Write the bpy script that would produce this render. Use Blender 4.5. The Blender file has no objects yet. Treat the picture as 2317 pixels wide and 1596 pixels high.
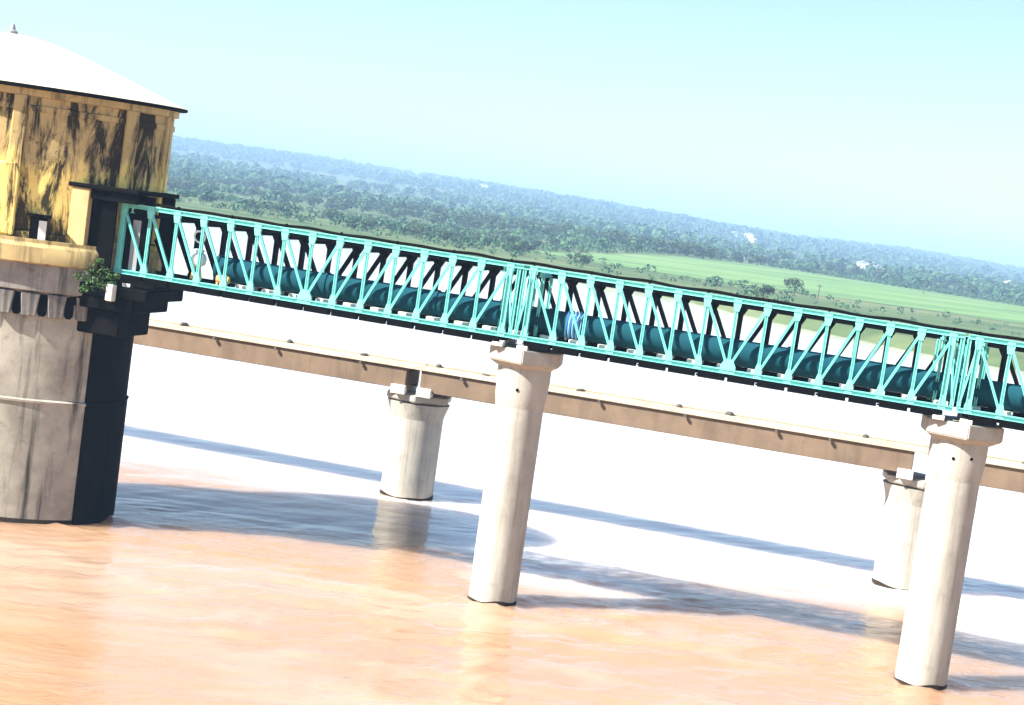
import bpy, bmesh, math, random
import numpy as np
from mathutils import Vector, Matrix, Euler

random.seed(7)
rng = np.random.default_rng(11)
S = bpy.context.scene
COL = S.collection

# ------------------------------------------------------------------ camera
CAM_H = 17.1
p, th = math.radians(4.9), math.radians(8.0)
Fw = Vector((0, math.cos(p), -math.sin(p)))
U0 = Vector((0, math.sin(p), math.cos(p)))
R0 = Vector((1, 0, 0))
Rt = R0 * math.cos(th) + U0 * math.sin(th)
Up = -R0 * math.sin(th) + U0 * math.cos(th)
cd = bpy.data.cameras.new('camera')
cam = bpy.data.objects.new('camera', cd)
COL.objects.link(cam)
M = Matrix((Rt, Up, -Fw)).transposed().to_4x4()
M.translation = (0, 0, CAM_H)
cam.matrix_world = M
cd.sensor_width = 36.0
cd.lens = 36.0 * 3730.0 / 2317.0
cd.clip_start = 0.5
cd.clip_end = 40000
S.camera = cam

# ------------------------------------------------------------------ sky and sun
PHI, ELEV = math.radians(25), math.radians(41)
to_sun = Vector((-math.cos(PHI) * math.cos(ELEV), -math.sin(PHI) * math.cos(ELEV), math.sin(ELEV)))
W = bpy.data.worlds.new('World')
S.world = W
W.use_nodes = True
nt = W.node_tree
nt.nodes.clear()
sky = nt.nodes.new('ShaderNodeTexSky')
sky.sky_type = 'NISHITA'
sky.sun_disc = False
sky.sun_elevation = ELEV
sky.sun_rotation = math.atan2(to_sun.x, to_sun.y)
sky.altitude = 0
sky.air_density = 1.0
sky.dust_density = 0.55
sky.ozone_density = 2.5
bg = nt.nodes.new('ShaderNodeBackground')
bg.inputs['Strength'].default_value = 0.063
wo = nt.nodes.new('ShaderNodeOutputWorld')
nt.links.new(sky.outputs[0], bg.inputs[0])
nt.links.new(bg.outputs[0], wo.inputs[0])

sd = bpy.data.lights.new('sun', 'SUN')
sd.energy = 5.0
sd.angle = math.radians(0.5)
sd.color = (1.0, 0.95, 0.86)
sun = bpy.data.objects.new('sun', sd)
COL.objects.link(sun)
sun.rotation_euler = to_sun.to_track_quat('Z', 'Y').to_euler()
sun.location = (-60, -20, 80)

vs = S.view_settings
vs.view_transform = 'Standard'
vs.look = 'None'
vs.exposure = 1.75
vs.gamma = 1.0
vs.use_curve_mapping = False
S.cycles.use_denoising = True
S.cycles.max_bounces = 4
S.cycles.diffuse_bounces = 2
S.cycles.glossy_bounces = 2
S.cycles.transmission_bounces = 2
S.cycles.volume_bounces = 0
S.cycles.use_adaptive_sampling = True
S.cycles.adaptive_threshold = 0.02
S.cycles.transparent_max_bounces = 4
S.cycles.caustics_reflective = False
S.cycles.caustics_refractive = False


# ------------------------------------------------------------------ materials
def mat(name, rough=0.8, spec=0.3):
    m = bpy.data.materials.new(name)
    m.use_nodes = True
    b = m.node_tree.nodes['Principled BSDF']
    b.inputs['Roughness'].default_value = rough
    b.inputs['Specular IOR Level'].default_value = spec
    return m, m.node_tree, b


def N(t, kind, **kw):
    n = t.nodes.new(kind)
    for k, v in kw.items():
        if k in n.inputs:
            n.inputs[k].default_value = v
        else:
            setattr(n, k, v)
    return n


def coords(t, scale=(1, 1, 1), kind='Object'):
    c = N(t, 'ShaderNodeTexCoord')
    mp = N(t, 'ShaderNodeMapping')
    mp.inputs['Scale'].default_value = scale
    t.links.new(c.outputs[kind], mp.inputs['Vector'])
    return mp.outputs[0]


def noise(t, vec, scale=1.0, detail=6.0, rough=0.6, dist=0.0):
    n = N(t, 'ShaderNodeTexNoise')
    n.inputs['Scale'].default_value = scale
    n.inputs['Detail'].default_value = detail
    n.inputs['Roughness'].default_value = rough
    n.inputs['Distortion'].default_value = dist
    t.links.new(vec, n.inputs['Vector'])
    return n.outputs['Fac']


def ramp(t, fac, stops):
    r = N(t, 'ShaderNodeValToRGB')
    e = r.color_ramp.elements
    while len(e) < len(stops):
        e.new(0.5)
    for i, (pos, c) in enumerate(stops):
        e[i].position = pos
        e[i].color = (c, c, c, 1) if isinstance(c, (int, float)) else (*c, 1)
    t.links.new(fac, r.inputs[0])
    return r.outputs[0]


def mix(t, fac, a, b, mode='MIX'):
    n = N(t, 'ShaderNodeMix', data_type='RGBA', blend_type=mode)
    for sock, v in ((n.inputs['Factor'], fac), (n.inputs['A'], a), (n.inputs['B'], b)):
        pass
    fs, sa, sb = n.inputs[0], n.inputs[6], n.inputs[7]
    for sock, v in ((fs, fac), (sa, a), (sb, b)):
        if isinstance(v, (int, float)):
            sock.default_value = v
        elif isinstance(v, tuple):
            sock.default_value = (*v, 1)
        else:
            t.links.new(v, sock)
    return n.outputs[2]


def math_node(t, op, a, b):
    n = N(t, 'ShaderNodeMath', operation=op)
    for i, v in enumerate((a, b)):
        if isinstance(v, (int, float)):
            n.inputs[i].default_value = v
        else:
            t.links.new(v, n.inputs[i])
    return n.outputs[0]


def bump(t, b, height, strength=0.4, dist=0.02):
    n = N(t, 'ShaderNodeBump')
    n.inputs['Strength'].default_value = strength
    n.inputs['Distance'].default_value = dist
    t.links.new(height, n.inputs['Height'])
    t.links.new(n.outputs[0], b.inputs['Normal'])


def concrete(name, light, dark, streak=0.5, stain=(0.03, 0.028, 0.025), streak_scale=1.6, patch=0.35):
    m, t, b = mat(name, 0.9, 0.2)
    v = coords(t)
    n1 = noise(t, v, 0.45, 8, 0.65)
    base = mix(t, ramp(t, n1, [(0.35, 0.0), (0.65, 1.0)]), light, dark)
    sv = coords(t, (streak_scale, streak_scale, 0.10))
    n2 = noise(t, sv, 1.5, 6, 0.6, 0.3)
    st = ramp(t, n2, [(0.5, 0.0), (0.68, streak)])
    base = mix(t, st, base, stain)
    n3 = noise(t, v, 1.7, 8, 0.7)
    base = mix(t, ramp(t, n3, [(0.58, 0.0), (0.72, patch)]), base, tuple(c * 0.5 for c in dark))
    t.links.new(base, b.inputs['Base Color'])
    bump(t, b, noise(t, v, 6, 8, 0.7), 0.35, 0.03)
    return m


MAT = {}
MAT['pier'] = concrete('pier_concrete', (0.45, 0.425, 0.37), (0.34, 0.315, 0.27), 0.4, (0.12, 0.105, 0.085))
MAT['shaft'] = concrete('shaft_concrete', (0.45, 0.415, 0.34), (0.25, 0.225, 0.185), 0.92, (0.022, 0.02, 0.018), 1.2, 0.6)
MAT['ring'] = concrete('ring_concrete', (0.36, 0.335, 0.30), (0.15, 0.14, 0.125), 0.9, (0.02, 0.018, 0.018), 1.3, 0.7)
MAT['dark_and_shade_concrete'] = concrete('dark_concrete_with_shade', (0.008, 0.0075, 0.007), (0.003, 0.003, 0.003), 0.6, (0.002, 0.002, 0.002))  # dark parts, plus painted shade of the shaft side and porch hall
MAT['dark_and_shade_concrete'].node_tree.nodes['Principled BSDF'].inputs['Specular IOR Level'].default_value = 0.03
MAT['wet'] = concrete('wet_silt_band', (0.03, 0.022, 0.015), (0.018, 0.013, 0.009), 0.3, (0.008, 0.006, 0.005))
MAT['white_concrete'] = concrete('pale_concrete', (0.74, 0.71, 0.64), (0.6, 0.57, 0.5), 0.12, (0.3, 0.27, 0.22))
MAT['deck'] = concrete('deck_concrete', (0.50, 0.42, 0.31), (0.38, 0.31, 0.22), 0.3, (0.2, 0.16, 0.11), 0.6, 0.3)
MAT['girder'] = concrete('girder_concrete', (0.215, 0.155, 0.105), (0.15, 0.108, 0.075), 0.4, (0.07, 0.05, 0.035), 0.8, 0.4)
MAT['roof'] = concrete('lime_washed_roof', (0.62, 0.56, 0.46), (0.50, 0.44, 0.34), 0.4, (0.36, 0.30, 0.21), 0.5, 0.3)
MAT['slab'] = concrete('ochre_slab', (0.62, 0.47, 0.21), (0.42, 0.32, 0.15), 0.85, (0.06, 0.05, 0.03), 1.4, 0.7)
MAT['cream_wall'] = concrete('cream_wall', (0.55, 0.40, 0.19), (0.45, 0.31, 0.14), 0.2, (0.2, 0.14, 0.07))


def wall_material():
    m, t, b = mat('weathered_ochre_wall', 0.9, 0.2)
    v = coords(t)
    sep = N(t, 'ShaderNodeSeparateXYZ')
    t.links.new(v, sep.inputs[0])
    n1 = noise(t, v, 0.8, 6, 0.6)
    yellow = mix(t, ramp(t, n1, [(0.4, 0.0), (0.62, 1.0)]), (0.92, 0.71, 0.22), (0.82, 0.59, 0.18))
    # worn upper courses: paint gone, grey-brown render shows (worn edge broken by noise)
    nw = noise(t, coords(t, (1.1, 1.1, 0.5)), 0.7, 6, 0.6, 0.4)
    hz = math_node(t, 'MULTIPLY', math_node(t, 'SUBTRACT', sep.outputs[2], 3.0), 0.22)
    worn = ramp(t, math_node(t, 'ADD', hz, nw), [(0.52, 0.0), (0.66, 0.85)])
    grey = mix(t, noise(t, v, 1.5, 8, 0.7), (0.52, 0.385, 0.18), (0.27, 0.20, 0.10))
    base = mix(t, worn, yellow, grey)
    n2 = noise(t, coords(t, (0.95, 0.95, 0.20)), 1.0, 10, 0.72, 0.6)
    base = mix(t, ramp(t, n2, [(0.465, 0.0), (0.55, 0.96)]), base, (0.016, 0.013, 0.010))
    n3 = noise(t, v, 1.7, 10, 0.8, 0.3)
    base = mix(t, ramp(t, n3, [(0.57, 0.0), (0.64, 0.85)]), base, (0.05, 0.035, 0.02))
    t.links.new(base, b.inputs['Base Color'])
    bump(t, b, noise(t, v, 5, 8, 0.7), 0.5, 0.04)
    return m


MAT['wall'] = wall_material()


def paint(name, c1, c2, rough=0.45, rust=0.5):
    m, t, b = mat(name, rough, 0.5)
    v = coords(t, kind='Object')
    info = N(t, 'ShaderNodeObjectInfo')
    n1 = noise(t, v, 1.3, 6, 0.6)
    base = mix(t, n1, c1, c2)
    base = mix(t, ramp(t, info.outputs['Random'], [(0.0, 0.0), (1.0, 0.25)]), base, c2)
    n2 = noise(t, v, 4.5, 8, 0.75)
    base = mix(t, ramp(t, n2, [(0.57, 0.0), (0.70, rust)]), base, (0.10, 0.055, 0.03))
    t.links.new(base, b.inputs['Base Color'])
    return m


MAT['mint'] = paint('mint_paint', (0.21, 0.68, 0.60), (0.14, 0.56, 0.50), 0.5, 0.65)
MAT['black_and_shade_steel'] = paint('black_steel_with_shade', (0.0025, 0.0025, 0.0025), (0.004, 0.004, 0.004), 0.95, 0.0)  # black fittings, plus painted shade of far truss, chord underside and porch
MAT['black_and_shade_steel'].node_tree.nodes['Principled BSDF'].inputs['Specular IOR Level'].default_value = 0.03
MAT['pipe'] = paint('dark_blue_pipe', (0.010, 0.068, 0.092), (0.007, 0.050, 0.070), 0.9, 0.08)
MAT['pipe'].node_tree.nodes['Principled BSDF'].inputs['Specular IOR Level'].default_value = 0.05
MAT['light_blue'] = paint('light_blue_paint', (0.22, 0.45, 0.68), (0.18, 0.38, 0.60), 0.4, 0.1)
MAT['white_paint'] = paint('white_paint', (0.78, 0.78, 0.76), (0.68, 0.68, 0.66), 0.4, 0.2)
MAT['orange_paint'] = paint('orange_paint', (0.75, 0.36, 0.10), (0.66, 0.29, 0.08), 0.4, 0.2)
MAT['yellow_paint'] = paint('yellow_paint', (0.70, 0.55, 0.18), (0.6, 0.45, 0.15), 0.4, 0.2)
MAT['rubber'] = paint('black_rubber', (0.003, 0.003, 0.003), (0.005, 0.005, 0.005), 0.9, 0.0)
MAT['rubber'].node_tree.nodes['Principled BSDF'].inputs['Specular IOR Level'].default_value = 0.05
MAT['stone'] = paint('dark_stone', (0.06, 0.055, 0.05), (0.10, 0.09, 0.08), 0.9, 0.2)
MAT['timber'] = paint('grey_timber', (0.12, 0.10, 0.08), (0.08, 0.065, 0.05), 0.9, 0.0)
MAT['grey_door'] = paint('grey_door', (0.30, 0.30, 0.31), (0.22, 0.22, 0.23), 0.5, 0.2)
MAT['glass'] = paint('dark_glass', (0.03, 0.035, 0.04), (0.02, 0.025, 0.03), 0.1, 0.0)
MAT['house_wall'] = paint('white_house_wall', (0.78, 0.78, 0.76), (0.66, 0.65, 0.62), 0.9, 0.0)
MAT['house_roof'] = paint('grey_house_roof', (0.42, 0.42, 0.42), (0.34, 0.33, 0.33), 0.8, 0.3)
MAT['bark'] = paint('bark', (0.10, 0.08, 0.06), (0.06, 0.045, 0.035), 0.95, 0.0)


def leaf_material(name, c1, c2, c3, sc=0.35):
    m, t, b = mat(name, 0.75, 0.25)
    info = N(t, 'ShaderNodeObjectInfo')
    v = coords(t)
    n1 = noise(t, v, sc, 7, 0.75)
    base = mix(t, ramp(t, n1, [(0.40, 0.0), (0.60, 1.0)]), c1, c2)
    base = mix(t, ramp(t, info.outputs['Random'], [(0.2, 0.0), (1.0, 0.7)]), base, c3)
    t.links.new(base, b.inputs['Base Color'])
    b.inputs['Transmission Weight'].default_value = 0.0
    return m


MAT['leaf'] = leaf_material('foliage', (0.030, 0.062, 0.020), (0.055, 0.095, 0.030), (0.040, 0.070, 0.034))
MAT['leaf_far'] = leaf_material('far_foliage', (0.022, 0.070, 0.032), (0.060, 0.135, 0.050), (0.044, 0.10, 0.042), 0.018)
MAT['leaf_bright'] = leaf_material('shrub_leaf', (0.03, 0.075, 0.02), (0.06, 0.13, 0.035), (0.04, 0.09, 0.03))


def water_material():
    m, t, b = mat('muddy_water', 0.06, 0.5)
    g = N(t, 'ShaderNodeNewGeometry')

    def pos(scale, rot=0.0):
        mp = N(t, 'ShaderNodeMapping')
        mp.inputs['Scale'].default_value = scale
        mp.inputs['Rotation'].default_value = (0, 0, rot)
        t.links.new(g.outputs['Position'], mp.inputs['Vector'])
        return mp.outputs[0]
    silt = noise(t, pos((0.035, 0.10, 1), 0.2), 1.0, 6, 0.6, 0.8)
    col = mix(t, ramp(t, silt, [(0.35, 0.0), (0.65, 1.0)]), (0.37, 0.212, 0.112), (0.335, 0.21, 0.135))
    # far water painted paler for sky glare, with a ragged edge against the brown
    sp = N(t, 'ShaderNodeSeparateXYZ')
    t.links.new(g.outputs['Position'], sp.inputs[0])
    edge = ramp(t, math_node(t, 'MULTIPLY', math_node(t, 'ADD', sp.outputs[0], 40.0), 0.0125),
                [(0.0, 0.75), (0.25, 0.72), (0.43, 0.62), (0.47, 0.44), (0.505, 0.20), (0.58, 0.20), (0.66, 0.40), (0.76, 0.45), (0.80, 0.25), (1.0, 0.15)])
    wob = math_node(t, 'MULTIPLY', math_node(t, 'SUBTRACT', noise(t, pos((0.10, 0.30, 1), 0.15), 1.0, 6, 0.65, 1.2), 0.5), 22.0)
    dist_ = math_node(t, 'ADD', math_node(t, 'SUBTRACT', sp.outputs[1], math_node(t, 'ADD', math_node(t, 'MULTIPLY', edge, 34.0), 70.0)), wob)
    pale = ramp(t, math_node(t, 'ADD', math_node(t, 'MULTIPLY', dist_, 0.07), 0.5), [(0.12, 0.0), (0.45, 0.35), (0.88, 1.0)])
    pale_patch = ramp(t, noise(t, pos((0.035, 0.12, 1), -0.1), 1.0, 5, 0.6, 1.0), [(0.50, 0.0), (0.66, 0.18)])
    pale = math_node(t, 'MAXIMUM', pale, pale_patch)
    col = mix(t, pale, col, (0.62, 0.555, 0.535))
    t.links.new(col, b.inputs['Base Color'])
    b.inputs['IOR'].default_value = 1.38
    b.subsurface_method = 'BURLEY'
    b.inputs['Subsurface Weight'].default_value = 0.9
    b.inputs['Subsurface Radius'].default_value = (1.6, 1.4, 1.2)
    b.inputs['Subsurface Scale'].default_value = 2.0
    h1 = noise(t, pos((0.26, 0.46, 1), -0.2), 1.0, 4, 0.55, 0.8)
    h2 = noise(t, pos((1.0, 1.7, 1), -0.1), 1.0, 5, 0.6, 0.6)
    # calm slicks against rippled water
    calm = ramp(t, noise(t, pos((0.03, 0.09, 1), 0.35), 1.0, 3, 0.5, 1.0), [(0.38, 0.22), (0.60, 1.0)])
    hs = math_node(t, 'MULTIPLY', math_node(t, 'ADD', math_node(t, 'MULTIPLY', h1, 0.10), math_node(t, 'MULTIPLY', h2, 0.11)), calm)
    sep = N(t, 'ShaderNodeSeparateXYZ')
    t.links.new(g.outputs['Position'], sep.inputs[0])
    mr = N(t, 'ShaderNodeMapRange')
    for i_, v_ in enumerate((68.0, 100.0, 1.0, 0.22)):
        mr.inputs[i_ + 1].default_value = v_
    t.links.new(sep.outputs[1], mr.inputs[0])
    bump(t, b, math_node(t, 'MULTIPLY', hs, mr.outputs[0]), 1.0, 1.0)
    return m


MAT['water'] = water_material()


def ground_material():
    m, t, b = mat('scrub_ground', 0.95, 0.1)
    g = N(t, 'ShaderNodeNewGeometry')
    mp = N(t, 'ShaderNodeMapping')
    mp.inputs['Scale'].default_value = (0.008, 0.02, 0.01)
    t.links.new(g.outputs['Position'], mp.inputs['Vector'])
    n1 = noise(t, mp.outputs[0], 1.0, 9, 0.65, 0.5)
    base = ramp(t, n1, [(0.36, (0.045, 0.08, 0.03)), (0.5, (0.085, 0.125, 0.05)), (0.66, (0.15, 0.17, 0.085))])
    mp2 = N(t, 'ShaderNodeMapping')
    mp2.inputs['Scale'].default_value = (0.08, 0.1, 0.1)
    t.links.new(g.outputs['Position'], mp2.inputs['Vector'])
    n2 = noise(t, mp2.outputs[0], 1.0, 8, 0.7)
    base = mix(t, ramp(t, n2, [(0.5, 0.0), (0.68, 0.6)]), base, (0.06, 0.09, 0.035))
    t.links.new(base, b.inputs['Base Color'])
    return m


MAT['ground'] = ground_material()


def field_material():
    m, t, b = mat('green_field', 0.95, 0.1)
    g = N(t, 'ShaderNodeNewGeometry')
    mp = N(t, 'ShaderNodeMapping')
    mp.inputs['Scale'].default_value = (0.006, 0.03, 0.01)
    t.links.new(g.outputs['Position'], mp.inputs['Vector'])
    n1 = noise(t, mp.outputs[0], 1.0, 8, 0.65, 0.3)
    base = ramp(t, n1, [(0.36, (0.07, 0.125, 0.05)), (0.5, (0.12, 0.215, 0.075)), (0.62, (0.165, 0.25, 0.095)), (0.74, (0.10, 0.16, 0.065))])
    t.links.new(base, b.inputs['Base Color'])
    return m


MAT['field'] = field_material()


# ------------------------------------------------------------------ mesh helpers
def mesh(name, verts, faces, m, smooth=False):
    me = bpy.data.meshes.new(name)
    me.from_pydata([tuple(v) for v in verts], [], faces)
    me.materials.append(MAT[m] if isinstance(m, str) else m)
    if smooth:
        me.polygons.foreach_set('use_smooth', [True] * len(me.polygons))
    me.update()
    return me


def link(name, data, parent=None, loc=None, rot=None):
    o = bpy.data.objects.new(name, data)
    COL.objects.link(o)
    if parent is not None:
        o.parent = parent
    if loc is not None:
        o.location = loc
    if rot is not None:
        o.rotation_euler = rot
    return o


def tag(o, label, cat, group=None):
    o['label'] = label
    o['category'] = cat
    if group:
        o['group'] = group
    return o


def thing(name, label, cat, loc=(0, 0, 0), rz=0.0, group=None):
    return tag(link(name, None, None, loc, (0, 0, rz)), label, cat, group)


def structure(o):
    o['kind'] = 'structure'
    return o


def box_vf(x0, x1, y0, y1, z0, z1, base=0):
    v = [(x0, y0, z0), (x1, y0, z0), (x1, y1, z0), (x0, y1, z0), (x0, y0, z1), (x1, y0, z1), (x1, y1, z1), (x0, y1, z1)]
    f = [(0, 3, 2, 1), (4, 5, 6, 7), (0, 1, 5, 4), (1, 2, 6, 5), (2, 3, 7, 6), (3, 0, 4, 7)]
    return v, [tuple(i + base for i in q) for q in f]


def bevel_box(name, x0, x1, y0, y1, z0, z1, m, bev=0.03, seg=1):
    bm = bmesh.new()
    v, f = box_vf(x0, x1, y0, y1, z0, z1)
    bv = [bm.verts.new(c) for c in v]
    for q in f:
        bm.faces.new([bv[i] for i in q])
    if bev > 0:
        bmesh.ops.bevel(bm, geom=list(bm.edges), offset=bev, segments=seg, affect='EDGES', clamp_overlap=True)
    me = bpy.data.meshes.new(name)
    bm.to_mesh(me)
    bm.free()
    me.materials.append(MAT[m])
    return me


def channel_beam(name, length, w, h, m, flange=0.035):
    """an I-section along +X from 0 to length: two flanges (+-h/2) with a recessed web"""
    vs_, fs_ = [], []
    for (y0, y1, z0, z1) in ((-w / 2, w / 2, h / 2 - flange, h / 2), (-w / 2, w / 2, -h / 2, -h / 2 + flange),
                             (-w * 0.18, w * 0.18, -h / 2 + flange, h / 2 - flange)):
        v, f = box_vf(0, length, y0, y1, z0, z1, len(vs_))
        vs_ += v
        fs_ += f
    return mesh(name, vs_, fs_, m)


def prism(name, outline, y0, y1, m, bev=0.0):
    """outline in x,z; extruded between y0 and y1"""
    n = len(outline)
    bm = bmesh.new()
    a = [bm.verts.new((x, y0, z)) for x, z in outline]
    b = [bm.verts.new((x, y1, z)) for x, z in outline]
    bm.faces.new(a)
    bm.faces.new(list(reversed(b)))
    for i in range(n):
        j = (i + 1) % n
        bm.faces.new((a[i], b[i], b[j], a[j]))
    bmesh.ops.recalc_face_normals(bm, faces=bm.faces)
    if bev:
        bmesh.ops.bevel(bm, geom=list(bm.edges), offset=bev, segments=1, affect='EDGES', clamp_overlap=True)
    me = bpy.data.meshes.new(name)
    bm.to_mesh(me)
    bm.free()
    me.materials.append(MAT[m])
    return me


def loft(name, rings, m, smooth=True, cap_bottom=True, cap_top=True, closed=True):
    """rings: list of lists of xyz, all the same count"""
    n = len(rings[0])
    v = [c for r in rings for c in r]
    f = []
    for k in range(len(rings) - 1):
        for i in range(n if closed else n - 1):
            j = (i + 1) % n
            f.append((k * n + i, k * n + j, (k + 1) * n + j, (k + 1) * n + i))
    nq = len(f)
    if cap_bottom:
        f.append(tuple(reversed(range(n))))
    if cap_top:
        f.append(tuple(range((len(rings) - 1) * n, len(rings) * n)))
    me = mesh(name, v, f, m)
    if smooth:
        me.polygons.foreach_set('use_smooth', [True] * nq + [False] * (len(f) - nq))
        me.set_sharp_from_angle(angle=math.radians(35))
    return me


def spow(c, e):
    return math.copysign(abs(c) ** e, c)


def ering(a, b, z, n=96, e=1.0):
    return [(a * spow(math.sin(2 * math.pi * i / n), e), -b * spow(math.cos(2 * math.pi * i / n), e), z) for i in range(n)]


SQ = 2 / 2.5     # the shaft is a rounded oblong, not a true ellipse


def sring(a, b, z):
    return ering(a, b, z, 160, SQ)


def tube_x(name, x0, x1, r, m, n=28, wob=0.0):
    k = max(2, int((x1 - x0) / 1.2) + 1)
    rings = []
    for i in range(k + 1):
        x = x0 + (x1 - x0) * i / k
        rings.append([(x, -r * math.cos(2 * math.pi * j / n), r * math.sin(2 * math.pi * j / n)) for j in range(n)])
    return loft(name, rings, m)


def copy_tree(o, parent=None):
    c = o.copy()
    COL.objects.link(c)
    c.parent = parent
    for ch in list(o.children):
        copy_tree(ch, c)
    return c


# ------------------------------------------------------------------ river and far land
SH_X = np.array([-6000, -600, -250, -120, -11, 40, 80, 150, 300, 700, 6000.])
SH_Y = np.array([900, 640, 590, 560, 495, 420, 335, 285, 262, 250, 250.])


def sstep(x, a, b):
    t_ = np.clip((x - a) / (b - a), 0, 1)
    return t_ * t_ * (3 - 2 * t_)


def shore(x):
    return np.interp(x, SH_X, SH_Y) + 7 * np.sin(x / 17.0) + 4 * np.sin(x / 6.1 + 1.3)


def terrain(x, y):
    x = np.asarray(x, float)
    y = np.asarray(y, float)
    d = y - shore(x)
    z = -1.5 + 3.7 * sstep(d, -6, 16) + np.clip(d, 0, 1000) * 0.0022
    ang = x / np.maximum(y, 1)
    hl = np.interp(ang, [-0.6, -0.25, -0.15, -0.02, 0.06, 0.16, 0.22, 0.3, 0.6], [68, 70, 72, 70, 60, 42, 46, 34, 30])
    z = z + hl * sstep(y, 1300, 5200) + 1.5 * np.sin(x / 90.0 + y / 140.0) * sstep(d, 60, 300)
    z = z + 5 * np.sin(x / 310.0 + 0.6) * np.sin(y / 420.0) * sstep(y, 1500, 3000)
    z = z + 30 * np.exp(-((x - 2080) / 300.0) ** 2 - ((y - 7600) / 900.0) ** 2)
    z = z - 60 * sstep(y, 8000, 9500)
    return z


# river surface: real waves round the bridges, flat sheets beyond
WX0, WX1, WY0, WY1, WD = -46.0, 62.0, 38.0, 128.0, 0.21
wx = np.arange(WX0, WX1 + 1e-6, WD)
wy = np.arange(WY0, WY1 + 1e-6, WD)
wx[-1], wy[-1] = WX1, WY1
AX, AY = np.meshgrid(wx, wy)
wr_ = np.random.default_rng(77)
HW = np.zeros_like(AX)
for _ in range(70):
    lam = 0.65 * (4.5 / 0.65) ** wr_.uniform(0, 1)
    an = math.radians(-62) + wr_.normal(0, 0.55)
    kx, ky = math.cos(an) * 2 * math.pi / lam, math.sin(an) * 2 * math.pi / lam
    bend = 0.6 * np.sin(AX / wr_.uniform(5, 14) + wr_.uniform(0, 6)) + 0.6 * np.sin(AY / wr_.uniform(5, 14) + wr_.uniform(0, 6))
    env = 0.5 + 0.5 * np.sin(AX / wr_.uniform(4, 11) + AY / wr_.uniform(4, 11) + wr_.uniform(0, 6))
    HW += env * 0.0058 * lam ** 0.65 * np.sin(kx * AX + ky * AY + bend + wr_.uniform(0, 6.28))
rough_ = 0.35 + 0.65 * sstep(np.sin(AX / 11 + 1.2 * np.sin(AY / 9)) + np.sin(AY / 7.5 + 0.4 * AX / 9) + 0.5 * np.sin((AX + AY) / 4.1), -0.6, 0.9)
HW *= rough_ * (1 - 0.70 * sstep(AY, 76, 106))
# wakes trailing downstream from the tower and the piers
for (cx, cy, rad, amp) in ((-18.5, 75.6, 1.6, 0.075), (0.65, 71.45, 1.06, 0.075), (18.77, 67.58, 1.06, 0.075), (-4.9, 94.0, 1.53, 0.06), (22.5, 87.8, 1.53, 0.06)):
    fx, fy = 0.985, -0.17
    sd_ = (AX - cx) * fx + (AY - cy) * fy
    ld_ = -(AX - cx) * fy + (AY - cy) * fx
    for q in range(4):
        w_ = np.abs(ld_) - 0.20 * np.maximum(sd_, 0) - rad * 0.9 + 0.75 * q
        HW += amp * (1 - 0.2 * q) * np.exp(-(w_ / 0.24) ** 2) * sstep(sd_, -0.8, 1.2) * np.exp(-np.maximum(sd_, 0) / 7.0) * (0.7 + 0.3 * np.sin(sd_ * 2.3 + q))
    HW += amp * 1.2 * np.exp(-((np.hypot(AX - cx, AY - cy) - rad - 0.25) / 0.22) ** 2) * (sd_ < 0.5)
    HW += 0.35 * amp * np.sin(sd_ * 3.1 + 2.2 * np.sin(ld_ * 1.9)) * np.exp(-(ld_ / (rad + 0.12 * np.maximum(sd_, 0))) ** 2) * sstep(sd_, 0, 1.5) * np.exp(-np.maximum(sd_, 0) / 9.0)
HW = HW + 2.2 * HW * np.abs(HW)
fade = sstep(AX, WX0, WX0 + 4) * sstep(-AX, -WX1, -WX1 + 4) * sstep(AY, WY0, WY0 + 3) * sstep(-AY, -WY1, -WY1 + 10)
wverts = np.stack([AX, AY, HW * fade], -1).reshape(-1, 3)
nwx = len(wx)
ii, jj = np.meshgrid(np.arange(nwx - 1), np.arange(len(wy) - 1))
a = (jj * nwx + ii).reshape(-1)
wfaces = np.stack([a, a + 1, a + 1 + nwx, a + nwx], -1)
ov, of = [], []
for (x0, x1, y0, y1) in ((-9000, 9000, WY1, 9800), (-9000, 9000, -400, WY0), (-9000, WX0, WY0, WY1), (WX1, 9000, WY0, WY1)):
    q = len(wverts) + len(ov)
    ov += [(x0, y0, 0), (x1, y0, 0), (x1, y1, 0), (x0, y1, 0)]
    of.append((q, q + 1, q + 2, q + 3))
wverts = np.concatenate([wverts, np.array(ov, float)])
wfaces = np.concatenate([wfaces, np.array(of)])
me = bpy.data.meshes.new('river_water')
me.vertices.add(len(wverts))
me.vertices.foreach_set('co', wverts.reshape(-1))
me.loops.add(wfaces.size)
me.loops.foreach_set('vertex_index', wfaces.reshape(-1).astype(np.int32))
me.polygons.add(len(wfaces))
me.polygons.foreach_set('loop_start', (np.arange(len(wfaces)) * 4).astype(np.int32))
me.polygons.foreach_set('use_smooth', np.ones(len(wfaces), bool))
me.update(calc_edges=True)
me.materials.append(MAT['water'])
structure(link('river_water', me))

gy = np.unique(np.concatenate([np.arange(220, 700, 6.0), np.arange(700, 1400, 20.0), np.arange(1400, 5400, 70.0), np.arange(5400, 9700, 140.0)]))
gx = np.unique(np.concatenate([np.arange(-300, 400, 6.0), np.arange(-1400, 1700, 40.0), np.arange(-8000, 8001, 160.0)]))
GX, GY = np.meshgrid(gx, gy)
GZ = terrain(GX, GY)
tv = np.stack([GX, GY, GZ], -1).reshape(-1, 3)
nx = len(gx)
ii, jj = np.meshgrid(np.arange(nx - 1), np.arange(len(gy) - 1))
a = (jj * nx + ii).reshape(-1)
tf = np.stack([a, a + 1, a + 1 + nx, a + nx], -1)
keep = tv[tf][:, :, 2].max(1) > -1.45
me = bpy.data.meshes.new('far_bank_ground')
tf = tf[keep]
me.vertices.add(len(tv))
me.vertices.foreach_set('co', tv.reshape(-1))
me.loops.add(tf.size)
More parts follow.
